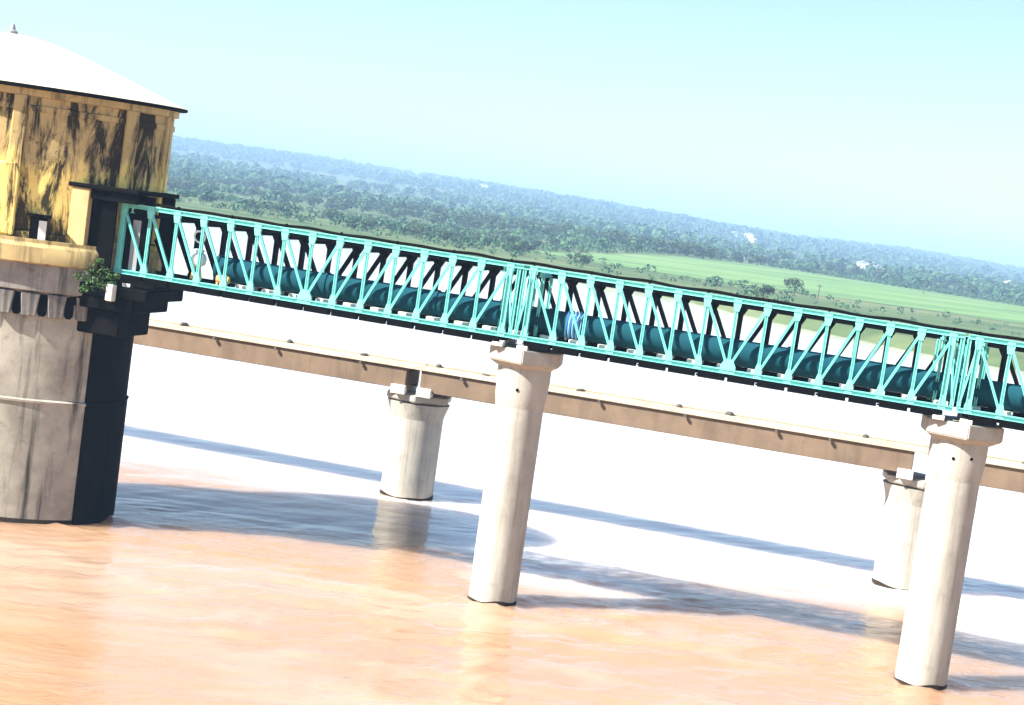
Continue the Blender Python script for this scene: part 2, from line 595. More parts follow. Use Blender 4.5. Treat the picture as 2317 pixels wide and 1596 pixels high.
me.loops.foreach_set('vertex_index', tf.reshape(-1).astype(np.int32))
me.polygons.add(len(tf))
me.polygons.foreach_set('loop_start', (np.arange(len(tf)) * 4).astype(np.int32))
me.polygons.foreach_set('use_smooth', np.ones(len(tf), bool))
me.update(calc_edges=True)
me.validate()
me.materials.append(MAT['ground'])
structure(link('far_bank_ground', me))


# bright green crop field on the far plain
def field_mesh(name, near, far, x0, x1, n=60, k=10):
    v, f = [], []
    for j in range(k + 1):
        for i in range(n + 1):
            x_ = x0 + (x1 - x0) * i / n
            s = j / k
            yn, yf = np.interp(x_, *near), np.interp(x_, *far)
            y_ = yn + (yf - yn) * s
            xx = x_ * (0.55 + 0.45 * y_ / 700.0)
            v.append((xx, y_, float(terrain(xx, y_)) + 0.12))
    for j in range(k):
        for i in range(n):
            q = j * (n + 1) + i
            f.append((q, q + 1, q + n + 2, q + n + 1))
    return mesh(name, v, f, 'field')


fo = structure(link('green_field', field_mesh('green_field', ([0, 60, 130, 230, 330], [640, 610, 600, 560, 520]),
                                              ([0, 60, 130, 230, 330], [670, 860, 980, 930, 700]), 0, 330)))

# ------------------------------------------------------------------ bridge frame of reference
P1 = Vector((0.65, 71.45, 0))
EX = Vector((math.cos(math.radians(-12.07)), math.sin(math.radians(-12.07)), 0))
EN = Vector((-EX.y, EX.x, 0))
RZ = math.radians(-12.07)
PITCH = 18.53
GRADE = 0.0082


def bpos(s, off=0.0, z=0.0):
    v = P1 + EX * s + EN * off
    return Vector((v.x, v.y, z))


def chord_z(s):
    return 11.77 - GRADE * s


# ------------------------------------------------------------------ tall piers of the truss bridge
def ngon_ring(n, r, z, ph, sx=1.0, sy=1.0):
    return [(sx * r * math.cos(ph + 2 * math.pi * i / n), sy * r * math.sin(ph + 2 * math.pi * i / n), z) for i in range(n)]


def rough_ring(r, z, n=56):
    return [(r * math.cos(2 * math.pi * i / n), r * math.sin(2 * math.pi * i / n), z) for i in range(n)]


def wavy_ring(r, z, amp, n=56):
    return [(c[0], c[1], z + amp * (math.sin(2 * math.pi * i * 2 / n + r * 9) + 0.6 * math.sin(2 * math.pi * i * 5 / n + 1))) for i, c in enumerate(rough_ring(r, z, n))]


def hex_cap(name, r, z0, z1, lip, m, ph):
    bm = bmesh.new()
    rings = [ngon_ring(6, r * 0.74, z0, ph), ngon_ring(6, r, z0 + lip, ph), ngon_ring(6, r, z1, ph)]
    vv = [[bm.verts.new(c) for c in rg] for rg in rings]
    for k in range(2):
        for i in range(6):
            j = (i + 1) % 6
            bm.faces.new((vv[k][i], vv[k][j], vv[k + 1][j], vv[k + 1][i]))
    bm.faces.new(list(reversed(vv[0])))
    bm.faces.new(vv[2])
    bmesh.ops.bevel(bm, geom=list(bm.edges), offset=0.035, segments=2, affect='EDGES', clamp_overlap=True)
    me_ = bpy.data.meshes.new(name)
    bm.to_mesh(me_)
    bm.free()
    me_.materials.append(MAT[m])
    return me_


def make_pier(k, label):
    c = bpos(PITCH * k)
    t_ = thing('bridge_pier', label, 'bridge pier', c, RZ, 'tall round concrete piers of the truss bridge')
    dz = chord_z(PITCH * k) - chord_z(0)
    rings = [rough_ring(1.06, z) for z in (-2.5, 0, 3, 6, 8.7)]
    link('shaft', loft('pier_shaft', rings, 'pier'), t_)
    link('head', loft('pier_head', [rough_ring(1.062, 8.7), rough_ring(1.12, 9.1), rough_ring(1.17, 9.9 + dz), rough_ring(1.17, 10.52 + dz)], 'pier'), t_)
    link('waterline_band', loft('waterline_band', [rough_ring(1.085, -0.4), wavy_ring(1.085, 0.11, 0.06), wavy_ring(1.060, 0.15, 0.06)], 'wet', cap_bottom=False, cap_top=False), t_)
    link('cap', hex_cap('pier_cap', 1.77, 10.42 + dz, 11.26 + dz, 0.26, 'pier', math.radians(-90 + 12.07 - 6)), t_)
    for y_ in (-1.25, 1.25):
        for x_ in (-1.05, 0.05):
            b_ = link('bearing_block', bevel_box('bearing_block', -0.24, 0.24, -0.25, 0.25, 0, 0.18, 'white_concrete', 0.02), t_, (x_, y_ * 0.98, 11.262 + dz))
    for (an, zz) in (((-100, 9.5),) if k == 0 else ((-112, 9.62), (-76, 9.7))):
        an = math.radians(an) - RZ
        link('weep_hole', loft('weep_hole', [[(0.07 * math.cos(q) , 0, 0.07 * math.sin(q)) for q in np.linspace(0, 2 * math.pi, 13)[:-1]],
                                             [(0.07 * math.cos(q), -0.06, 0.07 * math.sin(q)) for q in np.linspace(0, 2 * math.pi, 13)[:-1]]], 'rubber'),
             t_, (1.115 * math.cos(an), 1.115 * math.sin(an), zz), (0, 0, an + math.pi / 2))
    return t_


make_pier(0, 'tall round concrete pier in the middle of the picture with hexagonal cap')
make_pier(1, 'tall round concrete pier nearest the right edge of the picture')
make_pier(2, 'tall round concrete pier beyond the right edge of the picture')

# ------------------------------------------------------------------ truss spans
TH = 3.0           # chord to chord
HALF = 1.25


def beam_between(name, p0, p1, w, h, m):
    d = p1 - p0
    me_ = channel_beam(name, d.length, w, h, m)
    return me_, d.to_track_quat('X', 'Z').to_euler()


def make_span(s0, s1, label):
    L = s1 - s0
    n = 14
    pl = L / n
    root = thing('truss_span', label, 'truss bridge', bpos(s0, 0, chord_z(s0)), RZ, 'mint green steel truss spans')
    root.rotation_euler = (0, GRADE, RZ)
    for side, y_, mm, drop in ((0, -HALF, 'mint', 0.0), (1, HALF, 'black_and_shade_steel', 0.26)):  # far truss gets its shade as black paint
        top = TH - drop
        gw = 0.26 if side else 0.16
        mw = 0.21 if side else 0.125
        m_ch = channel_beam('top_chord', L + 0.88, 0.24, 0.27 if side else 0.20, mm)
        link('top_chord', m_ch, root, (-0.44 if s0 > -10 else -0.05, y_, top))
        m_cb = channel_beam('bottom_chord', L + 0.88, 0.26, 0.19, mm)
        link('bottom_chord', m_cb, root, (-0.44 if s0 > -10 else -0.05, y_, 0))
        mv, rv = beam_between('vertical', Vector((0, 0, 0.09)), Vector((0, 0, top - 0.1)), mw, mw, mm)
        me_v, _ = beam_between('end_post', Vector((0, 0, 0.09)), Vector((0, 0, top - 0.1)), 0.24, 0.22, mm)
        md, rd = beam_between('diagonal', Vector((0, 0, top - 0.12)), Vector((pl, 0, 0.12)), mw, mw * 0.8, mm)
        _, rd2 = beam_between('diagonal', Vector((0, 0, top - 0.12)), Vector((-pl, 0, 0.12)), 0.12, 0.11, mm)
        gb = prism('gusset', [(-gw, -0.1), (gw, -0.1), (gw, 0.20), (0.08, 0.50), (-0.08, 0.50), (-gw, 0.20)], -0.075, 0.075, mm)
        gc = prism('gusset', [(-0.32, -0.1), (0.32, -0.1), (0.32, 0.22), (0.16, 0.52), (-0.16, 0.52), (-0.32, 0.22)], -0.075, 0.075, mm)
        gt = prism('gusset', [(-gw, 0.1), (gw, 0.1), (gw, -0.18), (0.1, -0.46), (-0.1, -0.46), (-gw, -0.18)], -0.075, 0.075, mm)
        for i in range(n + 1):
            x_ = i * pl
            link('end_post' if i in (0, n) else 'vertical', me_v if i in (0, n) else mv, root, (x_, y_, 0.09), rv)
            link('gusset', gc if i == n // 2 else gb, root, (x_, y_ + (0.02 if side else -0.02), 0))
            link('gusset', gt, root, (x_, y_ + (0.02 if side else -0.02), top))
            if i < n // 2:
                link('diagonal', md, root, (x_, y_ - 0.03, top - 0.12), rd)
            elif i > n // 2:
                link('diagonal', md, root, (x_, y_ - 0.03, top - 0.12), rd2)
    fb = channel_beam('floor_beam', 2 * HALF - 0.28, 0.2, 0.26, 'black_and_shade_steel')
    ts = channel_beam('top_strut', 2 * HALF - 0.26, 0.12, 0.14, 'black_and_shade_steel')
    hp = bevel_box('chord_shade_bar', -pl / 2 + 0.06, pl / 2 - 0.06, -0.16, 0.16, -0.40, -0.1, 'black_and_shade_steel', 0.01)  # black bars added for the shaded underside of the chord
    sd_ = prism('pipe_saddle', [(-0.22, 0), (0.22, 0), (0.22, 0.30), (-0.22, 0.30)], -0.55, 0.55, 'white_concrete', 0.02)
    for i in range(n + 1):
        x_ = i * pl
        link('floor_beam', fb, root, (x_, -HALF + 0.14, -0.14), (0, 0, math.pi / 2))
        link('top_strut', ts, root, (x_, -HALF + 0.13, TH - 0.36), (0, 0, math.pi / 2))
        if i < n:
            link('chord_shade_bar', hp, root, (x_ + pl / 2, -HALF, 0))
            link('chord_shade_bar', hp, root, (x_ + pl / 2, HALF, 0))
    for x_ in ([] if s0 < -10 else [-0.38]) + [L + 0.38]:
        for yy in (-HALF, HALF):
            link('portal_post', PORTAL2, root, (x_, yy, 0.09), rv)
        link('portal_brace', channel_beam('portal_brace', math.hypot(0.38, TH - 0.3), 0.09, 0.08, 'mint'), root, (x_, -HALF - 0.04, 0.15), (0, -math.atan2(TH - 0.3, 0.38 if x_ < 0 else -0.38), 0))
    for x_ in (0.0, L):
        for yy in (-0.45, 0.45):
            link('portal_post', PORTAL, root, (x_ + (0.3 if x_ == 0 else -0.3) * (1 if yy < 0 else 1.6), yy, 0.09), rv)
        link('portal_beam', channel_beam('portal_beam', 2 * HALF - 0.26, 0.2, 0.24, 'mint'), root, (x_ + (0.3 if x_ == 0 else -0.3), -HALF + 0.13, TH - 0.22), (0, 0, math.pi / 2))
    br_len = math.hypot(pl, 2 * HALF - 0.2)
    lb = channel_beam('sway_brace', br_len, 0.08, 0.08, 'black_and_shade_steel')
    for i in range(0, n, 2):
        link('sway_brace', lb, root, (i * pl, -HALF + 0.1, -0.33), (0, 0, math.atan2(2 * HALF - 0.2, pl)))
    walk = bevel_box('walkway_plank', -pl / 2 + 0.02, pl / 2 - 0.02, -0.13, 0.13, 0, 0.05, 'grey_door', 0.005)
    for i in range(n):
        for yy in (-0.98, -0.70):
            link('walkway_plank', walk, root, ((i + 0.5) * pl, yy, 0.002))
    return root


PORTAL, _ = beam_between('portal_post', Vector((0, 0, 0)), Vector((0, 0, TH - 0.45)), 0.15, 0.13, 'mint')
PORTAL2, _ = beam_between('portal_post', Vector((0, 0, 0)), Vector((0, 0, TH - 0.19)), 0.17, 0.15, 'mint')
SPANS = [(-18.95, -0.98), (0.03, PITCH - 1.0), (PITCH + 0.03, 2 * PITCH - 1.0)]
sp_lab = ['mint green steel truss span running from the yellow tower to the middle pier',
          'mint green steel truss span between the two tall round piers',
          'mint green steel truss span cut off by the right edge of the picture']
for (s0, s1), lb_ in zip(SPANS, sp_lab):
    make_span(s0, s1, lb_)

# ------------------------------------------------------------------ pipeline inside the truss
PR = 0.56
root = thing('water_pipeline', 'dark blue steel water pipeline lying inside the green truss bridge', 'pipeline', bpos(-14.6, 0, 0), RZ)
root.rotation_euler = (0, GRADE, RZ)
root.location.z = chord_z(-14.6) + 0.20 + PR
LT = 2 * PITCH - 1.2 + 14.6
seg = 5.14
ns = int(LT / seg)
joint = LT and (1.9 + 14.6)
for i in range(ns):
    link('pipe_section', tube_x('pipe_section', 0.03, seg - 0.03, PR, 'pipe'), root, (i * seg, 0, 0))
    link('flange', tube_x('flange', -0.07, 0.07, PR + 0.055, 'pipe'), root, (i * seg, 0, 0))
sdm = None
for s_ in np.arange(-13.2, 2 * PITCH - 1.5, 1.28):
    bm_ = prism('saddle', [(-0.16, -0.36), (0.16, -0.36), (0.16, -PR * 0.55 - 0.2), (-0.16, -PR * 0.55 - 0.2)], -0.5, 0.5, 'white_concrete') if sdm is None else sdm
    sdm = bm_
    link('pipe_saddle', bevel_box('pipe_saddle', -0.3, 0.3, -0.66, 0.66, -PR - 0.19, -PR + 0.0, 'white_concrete', 0.02) if s_ < -13 else SAD, root, (s_ + 14.6, 0, 0)) if s_ > -13 else None
    if s_ < -13:
        SAD = bevel_box('pipe_saddle', -0.3, 0.3, -0.66, 0.66, -PR - 0.19, -PR + 0.0, 'white_concrete', 0.02)
        link('pipe_saddle', SAD, root, (s_ + 14.6, 0, 0))
ej = []
n_ = 28
for i in range(33):
    x_ = -0.34 + 0.68 * i / 32
    r_ = PR + 0.05 + 0.06 * math.cos(2 * math.pi * i / 8)
    ej.append([(x_, -r_ * math.cos(2 * math.pi * j / n_), r_ * math.sin(2 * math.pi * j / n_)) for j in range(n_)])
e_ = link('expansion_joint', loft('expansion_joint', ej, 'light_blue'), root, (1.95 + 14.6, 0, 0))
e_['label'] = 'light blue ribbed expansion joint of the pipe'

# valve and motor standing at the tower end of the pipe
vt = thing('gate_valve', 'white gate valve with handwheel at the tower end of the dark pipe', 'valve', bpos(-15.55, -0.35, chord_z(-15.5) + 0.1), RZ)
link('body', loft('valve_body', [[(r * math.sin(q), -r * math.cos(q), z) for q in np.linspace(0, 2 * math.pi, 25)[:-1]] for r, z in
                                 ((0.18, 0.62), (0.36, 0.72), (0.40, 0.95), (0.34, 1.15), (0.20, 1.25), (0.26, 1.3), (0.26, 1.36), (0.12, 1.4))], 'white_paint'), vt)
link('spindle', loft('valve_spindle', [rough_ring(0.05, 1.4, 12), rough_ring(0.05, 2.0, 12)], 'black_and_shade_steel'), vt)
wr = []
for i in range(24):
    q = 2 * math.pi * i / 24
    c, s_ = math.cos(q), math.sin(q)
    wr.append([((0.26 + 0.045 * math.cos(w)) * c, 0.045 * math.sin(w), (0.26 + 0.045 * math.cos(w)) * s_) for w in np.linspace(0, 2 * math.pi, 9)[:-1]])
wr.append(wr[0])
link('handwheel', loft('valve_wheel', wr, 'white_paint', cap_bottom=False, cap_top=False), vt, (0, -0.1, 1.95), (0.25, 0, 0))
for q in (-0.24, 0.24):
    link('leg', channel_beam('valve_leg', 0.66, 0.09, 0.09, 'yellow_paint'), vt, (q, 0.02, -0.002), (0, -math.pi / 2 + (0.2 if q > 0 else -0.2) * -1, 0))
mt = thing('pump_motor', 'small orange motor on the truss floor beside the white valve', 'motor', bpos(-14.1, -0.72, chord_z(-14.1) + 0.09), RZ)
link('casing', tube_x('motor_casing', -0.26, 0.22, 0.19, 'orange_paint', 20), mt, (0, 0, 0.24))
link('end_cover', tube_x('motor_cover', 0.22, 0.30, 0.15, 'yellow_paint', 20), mt, (0, 0, 0.24))
for q in (-0.18, 0.14):
    link('foot', bevel_box('motor_foot', -0.05, 0.05, -0.2, 0.2, 0, 0.1, 'orange_paint', 0.01), mt, (q, 0, 0))

# black cable lying along the top chord, sagging a little between the posts
cr = []
s_ = -18.9
while s_ < 2 * PITCH - 1.5:
    z_ = chord_z(s_) + TH + 0.185 + 0.02 * math.cos(2 * math.pi * s_ / 2.53) + 0.015 * math.sin(s_ * 1.7)
    c = bpos(s_, -HALF + 0.05 + 0.02 * math.sin(s_ * 2.1), z_)
    cr.append([(c.x + 0.02 * 0, c.y + 0.065 * math.cos(q), c.z + 0.065 * math.sin(q)) for q in np.linspace(0, 2 * math.pi, 9)[:-1]])
    s_ += 0.21
cab = thing('power_cable', 'thick black cable running along the top of the green truss', 'cable', (0, 0, 0))
link('sheath', loft('cable_sheath', cr, 'rubber'), cab)
clip = bevel_box('cable_clip', -0.03, 0.03, -0.08, 0.08, 0, 0.16, 'black_and_shade_steel', 0.0)
for (s0, s1) in SPANS:
    for i in range(0, 15, 2):
        s_ = s0 + (s1 - s0) * i / 14
        link('cable_clip', clip, cab, bpos(s_, -HALF + 0.05, chord_z(s_) + TH + 0.101), (0, 0, RZ))

# ------------------------------------------------------------------ low causeway behind
Q1 = Vector((-4.9, 94.0, 0))
GA = math.radians(-12.7)
GXv = Vector((math.cos(GA), math.sin(GA), 0))
GNv = Vector((-GXv.y, GXv.x, 0))
GP = 28.1


def qpos(s, off=0.0, z=0.0):
    v = Q1 + GXv * s + GNv * off
    return Vector((v.x, v.y, z))


def make_low_pier(k, label):
    t_ = thing('causeway_pier', label, 'bridge pier', qpos(GP * k), GA, 'short round piers of the low causeway')
    link('shaft', loft('low_shaft', [rough_ring(1.53, z) for z in (-2.5, 0, 1.5, 3.0, 4.6)], 'pier'), t_)
    link('head', loft('low_head', [rough_ring(1.532, 4.6), rough_ring(1.60, 4.9), rough_ring(1.80, 5.5)], 'pier'), t_)
    link('waterline_band', loft('waterline_band', [rough_ring(1.545, -0.4), wavy_ring(1.545, 0.12, 0.05), wavy_ring(1.528, 0.17, 0.05)], 'wet', cap_bottom=False, cap_top=False), t_)
    link('cap', hex_cap('low_cap', 2.02, 5.45, 6.0, 0.22, 'pier', math.radians(-90 + 12.7 - 4)), t_)
    for x_ in (-0.78, 0.78):
        for y_ in (-1.45, 0.65):
            link('bearing_block', bevel_box('low_bearing', -0.30, 0.30, -0.4, 0.4, 0, 0.30, 'white_concrete', 0.03), t_, (x_, y_, 5.995))
        link('stop_block', bevel_box('stop_block', -0.42, 0.42, -0.14, 0.14, 0, 0.52, 'white_concrete', 0.03), t_, (x_ * 0.95, -1.98 + 0.12 * (x_ > 0), 5.995))
    return t_


make_low_pier(0, 'short round causeway pier standing left of the middle tall pier')
make_low_pier(1, 'short round causeway pier half hidden behind the right tall pier')


def make_causeway(k, label):
    s0 = GP * k
    L = GP
    root = thing('causeway_span', label, 'causeway', qpos(s0, 0, 0), GA, 'low concrete causeway spans')
    for y_ in (-1.55, 0.65):
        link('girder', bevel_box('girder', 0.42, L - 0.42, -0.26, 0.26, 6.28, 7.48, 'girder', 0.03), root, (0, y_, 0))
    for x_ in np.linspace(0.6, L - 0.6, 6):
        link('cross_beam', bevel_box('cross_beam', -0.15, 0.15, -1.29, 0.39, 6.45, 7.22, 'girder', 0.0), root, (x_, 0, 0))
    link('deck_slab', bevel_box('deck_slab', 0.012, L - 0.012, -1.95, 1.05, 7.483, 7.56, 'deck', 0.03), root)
    link('kerb', bevel_box('kerb', 0.02, L - 0.02, -0.12, 0.12, 0, 0.10, 'deck', 0.03), root, (0, 0.90, 7.562))
    gs = loft('guard_stone', [[(c[0] * (1 + 0.15 * math.sin(7 * i)), c[1], c[2]) for i, c in enumerate(rough_ring(r, z, 9))] for r, z in ((0.20, 0), (0.21, 0.12), (0.13, 0.22))], 'stone')
    rr = random.Random(100 + k)
    for x_ in ([0.6, 3.6, 9.0, 14.5, 17.8, 25.0] if k == 0 else [2.0, 8.5, 13.0, 19.7, 24.5] if k < 0 else [1.5, 5.2, 12.0, 20.0]):
        link('guard_stone', gs, root, (x_ + rr.uniform(-0.3, 0.3), 0.55 + rr.uniform(-0.15, 0.15), 7.562), (0, 0, rr.uniform(0, 6))).scale = (rr.uniform(0.6, 1.8), rr.uniform(0.7, 1.2), rr.uniform(0.4, 1.0))
    sp = bevel_box('drain_spout', -0.07, 0.07, -0.12, 0.04, -0.09, 0.07, 'stone', 0.01)
    for x_ in np.arange(2.0, L - 1, 4.4):
        link('drain_spout', sp, root, (x_ + rr.uniform(-1, 1), -1.95, 7.40))
    return root


make_causeway(-1, 'low concrete causeway span passing behind the tower shaft')
make_causeway(0, 'low concrete causeway span behind the middle tall pier')
make_causeway(1, 'low concrete causeway span leaving by the right edge of the picture')

# ------------------------------------------------------------------ intake tower
TC = Vector((-25.05, 77.3, 0))
tw = thing('intake_tower', 'round weathered yellow pump house on a stained grey concrete shaft in the river', 'tower', TC, 0)
AS, BS = 7.05, 4.2      # shaft
AH, BH = 8.05, 4.4      # house
ZF, ZE = 12.72, 19.45   # floor, eave

link('lower_shaft', loft('lower_shaft', [sring(AS + 0.06, BS + 0.06, z) for z in (-3, 0, 2, 4, 5.5)], 'shaft'), tw)
link('waterline_band', loft('waterline_band', [sring(AS + 0.09, BS + 0.09, -0.4), sring(AS + 0.09, BS + 0.09, 0.16), sring(AS + 0.055, BS + 0.055, 0.22)], 'wet', cap_bottom=False, cap_top=False), tw)
link('joint_band', loft('joint_band', [sring(AS + 0.06, BS + 0.06, 5.502), sring(AS + 0.12, BS + 0.12, 5.55), sring(AS + 0.12, BS + 0.12, 5.64), sring(AS, BS, 5.70)], 'shaft'), tw)
link('upper_shaft', loft('upper_shaft', [sring(AS, BS, z) for z in (5.702, 7, 8.5, 9.5, 10.5)], 'shaft'), tw)
link('ring_beam', loft('ring_beam', [sring(AS + 0.10, BS + 0.10, 10.502), sring(AS + 0.34, BS + 0.34, 10.6), sring(AS + 0.34, BS + 0.34, 11.78)], 'ring'), tw)


def ept(a, b, t_):
    return Vector((a * math.sin(t_), -b * math.cos(t_), 0))


def enorm(a, b, t_):
    v = Vector((math.sin(t_) / a, -math.cos(t_) / b, 0))
    return v.normalized()


def on_ellipse(name, me_, a, b, t_, z, par, push=0.0, e=1.0):
    q = ept(a, b, t_)
    nn = enorm(a, b, t_)
    if e != 1.0:
        f_ = lambda w: Vector((a * spow(math.sin(w), e), -b * spow(math.cos(w), e), 0))
        q = f_(t_)
        d_ = f_(t_ + 0.01) - f_(t_ - 0.01)
        nn = Vector((d_.y, -d_.x, 0)).normalized()
    o = link(name, me_, par, (q.x + nn.x * push, q.y + nn.y * push, z), (0, 0, math.atan2(nn.y, nn.x) + math.pi / 2))
    return o


cb = prism('corbel', [(-0.42, 0), (-0.30, -1.05), (0.30, -1.05), (0.42, 0)], -0.30, 0.25, 'ring', 0.04)
pt = prism('drain_port', [(-0.2, 0), (-0.2, -0.85), (-0.1, -1.0), (0.1, -1.0), (0.2, -0.85), (0.2, 0)], -0.035, 0.2, 'dark_and_shade_concrete')
for c in range(-6, 7):
    x_ = c * 1.08 + 0.15
    t_ = math.asin(spow(max(-1, min(1, x_ / AS)), 1 / SQ))
    on_ellipse('corbel', cb, AS, BS, t_, 10.5, tw, 0.0, SQ)
    x_ += 0.54
    if abs(x_) < AS - 0.5:
        t_ = math.asin(spow(x_ / AS, 1 / SQ))
        on_ellipse('drain_port', pt, AS, BS, t_, 10.45, tw, 0.0, SQ)
# floor slab with a thin drip edge
sl = link('floor_slab', loft('floor_slab', [ering(AH + 0.05, BH + 0.35, 11.782), ering(AH + 0.25, BH + 0.60, 11.86), ering(AH + 0.25, BH + 0.60, 12.55), ering(AH + 0.20, BH + 0.55, 12.62), ering(AH + 0.16, BH + 0.50, ZF)], 'slab'), tw)
link('parapet_kerb', loft('parapet_kerb', [ering(AH + 0.14, BH + 0.48, ZF + 0.002), ering(AH + 0.14, BH + 0.48, ZF + 0.16), ering(AH + 0.06, BH + 0.34, ZF + 0.16), ering(AH + 0.06, BH + 0.34, ZF + 0.002)], 'slab', smooth=True, cap_bottom=False, cap_top=False), tw)

hw = link('house_wall', loft('house_wall', [ering(AH - 0.14, BH - 0.14, z - ZF) for z in np.linspace(ZF, ZE - 0.02, 8)], 'wall'), tw, (0, 0, ZF))
HT = ZE - ZF
link('plinth', loft('plinth', [ering(AH + 0.03, BH + 0.03, 0.003), ering(AH + 0.03, BH + 0.03, 0.42), ering(AH - 0.14, BH - 0.14, 0.50)], 'wall', cap_bottom=False, cap_top=False), hw)
link('tie_beam', loft('tie_beam', [ering(AH - 0.14, BH - 0.14, HT - 0.98), ering(AH - 0.07, BH - 0.07, HT - 0.96), ering(AH - 0.07, BH - 0.07, HT - 0.72), ering(AH - 0.14, BH - 0.14, HT - 0.70)], 'wall', cap_bottom=False, cap_top=False), hw)
pil_w = prism('pilaster', [(-0.30, 0.5), (0.30, 0.5), (0.30, HT - 0.3), (-0.30, HT - 0.3)], -0.17, 0.25, 'wall', 0.04)
pil_n = prism('pilaster', [(-0.16, 0.5), (0.16, 0.5), (0.16, HT - 0.3), (-0.16, HT - 0.3)], -0.13, 0.25, 'wall', 0.04)
for t_, me_ in ((0.265, pil_w), (0.98, pil_w), (1.40, pil_n), (-0.02, pil_n), (-0.30, pil_w), (-0.62, pil_n), (-1.0, pil_w), (-1.4, pil_n)):
    on_ellipse('pilaster', me_, AH - 0.1, BH - 0.1, t_, 0.0, hw)
bt = prism('buttress', [(-0.52, 0.2), (0.52, 0.2), (0.52, 3.0), (0.36, 3.42), (-0.36, 3.42), (-0.52, 3.0)], -0.20, 0.2, 'wall', 0.06)
on_ellipse('buttress', bt, AH - 0.1, BH - 0.1, 0.235, 0.0, hw)
# small door with a ledge, beside the porch
dr = prism('doorway', [(-0.34, 0.1), (0.40, 0.1), (0.40, 1.15), (-0.34, 1.15)], -0.20, 0.1, 'dark_and_shade_concrete')
do = on_ellipse('doorway', dr, AH - 0.1, BH - 0.1, 0.435, 0.0, hw, 0.02)
link('door_leaf', prism('door_leaf', [(0.04, 0.12), (0.38, 0.12), (0.38, 1.0), (0.04, 1.0)], -0.24, -0.205, 'white_paint'), do)
link('door_ledge', bevel_box('door_ledge', -0.5, 0.52, -0.45, 0.1, 1.18, 1.27, 'dark_and_shade_concrete', 0.02), do)
co = link('cornice', loft('cornice', [ering(AH - 0.14, BH - 0.14, ZE - 0.34), ering(AH + 0.06, BH + 0.06, ZE - 0.30), ering(AH + 0.06, BH + 0.06, ZE - 0.02)], 'slab', cap_bottom=False), tw)
# roof: eave slab and shallow dome
ev = link('eave_slab', loft('eave_slab', [ering(AH + 0.32, BH + 0.4, ZE), ering(AH + 0.42, BH + 0.5, ZE + 0.03), ering(AH + 0.42, BH + 0.5, ZE + 0.14)], 'dark_and_shade_concrete'), tw)
prof = [(1.0, 0.0), (0.9, 0.30), (0.78, 0.66), (0.66, 1.02), (0.54, 1.36), (0.42, 1.70), (0.31, 1.98), (0.21, 2.18), (0.12, 2.31), (0.05, 2.36), (0.012, 2.37)]
rf = link('roof', loft('roof', [ering((AH + 0.40) * k, (BH + 0.48) * k, ZE + 0.145 + h) for k, h in prof], 'roof'), tw)
link('finial', loft('finial', [rough_ring(r, z, 16) for r, z in ((0.22, ZE + 2.49), (0.24, ZE + 2.62), (0.12, ZE + 2.70), (0.10, ZE + 2.85), (0.02, ZE + 3.0))], 'grey_door'), rf, (0, 0, 0))

# porch where the truss enters: side wall, hall shade painted black under a flat canopy
pc = link('porch', None, tw)
pc.location = bpos(-18.95, 0, 0) - TC
pc.rotation_euler = (0, 0, RZ)
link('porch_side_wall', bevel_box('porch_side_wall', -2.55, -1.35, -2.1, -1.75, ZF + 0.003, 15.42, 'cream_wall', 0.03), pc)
link('porch_far_wall', bevel_box('porch_far_wall', -1.2, 0.95, 1.75, 2.0, 11.5, 15.42, 'dark_and_shade_concrete', 0.02), pc)
link('porch_canopy', bevel_box('porch_canopy', -2.65, 1.0, -2.2, 2.25, 15.43, 15.62, 'dark_and_shade_concrete', 0.03), pc)
link('porch_shade_panel', bevel_box('porch_shade_panel', -1.345, -0.16, -1.72, -1.60, 11.63, 15.42, 'black_and_shade_steel', 0.01), pc)  # black panels added to paint the shade of the open hall
link('porch_shade_panel', bevel_box('porch_shade_panel', -0.20, 1.35, -1.085, -1.0, 11.63, 15.42, 'black_and_shade_steel', 0.01), pc)
link('porch_lintel', bevel_box('porch_lintel', -1.345, 0.9, -2.0, -1.73, 15.0, 15.428, 'dark_and_shade_concrete', 0.02), pc)
link('porch_back_wall', bevel_box('porch_back_wall', -1.65, -1.35, -1.72, 1.74, 11.5, 15.42, 'dark_and_shade_concrete', 0.02), pc)
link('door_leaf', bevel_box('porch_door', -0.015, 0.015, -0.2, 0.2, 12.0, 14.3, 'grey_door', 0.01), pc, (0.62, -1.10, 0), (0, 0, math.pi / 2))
link('porch_floor', bevel_box('porch_floor', -1.34, 1.9, -1.4, 1.74, 11.3, 11.62, 'dark_and_shade_concrete', 0.02), pc)
# added black strip that paints the shade on the shaft's right side


def shade_strip_rings(z, off):
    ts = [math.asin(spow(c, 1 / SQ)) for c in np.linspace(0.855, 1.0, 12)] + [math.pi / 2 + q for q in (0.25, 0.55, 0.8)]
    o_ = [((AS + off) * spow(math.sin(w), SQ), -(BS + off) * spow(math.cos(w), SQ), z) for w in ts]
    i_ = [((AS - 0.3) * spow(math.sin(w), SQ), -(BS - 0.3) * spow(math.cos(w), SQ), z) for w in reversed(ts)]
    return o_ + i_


bt_ = link('shaft_shade_strip', loft('shaft_shade_strip', [shade_strip_rings(-3, 0.16), shade_strip_rings(5.55, 0.16), shade_strip_rings(5.6, 0.2), shade_strip_rings(5.68, 0.2), shade_strip_rings(5.72, 0.10), shade_strip_rings(10.49, 0.10)], 'dark_and_shade_concrete', smooth=True), tw)
bt_['label'] = 'painted shade strip on the right side of the shaft'
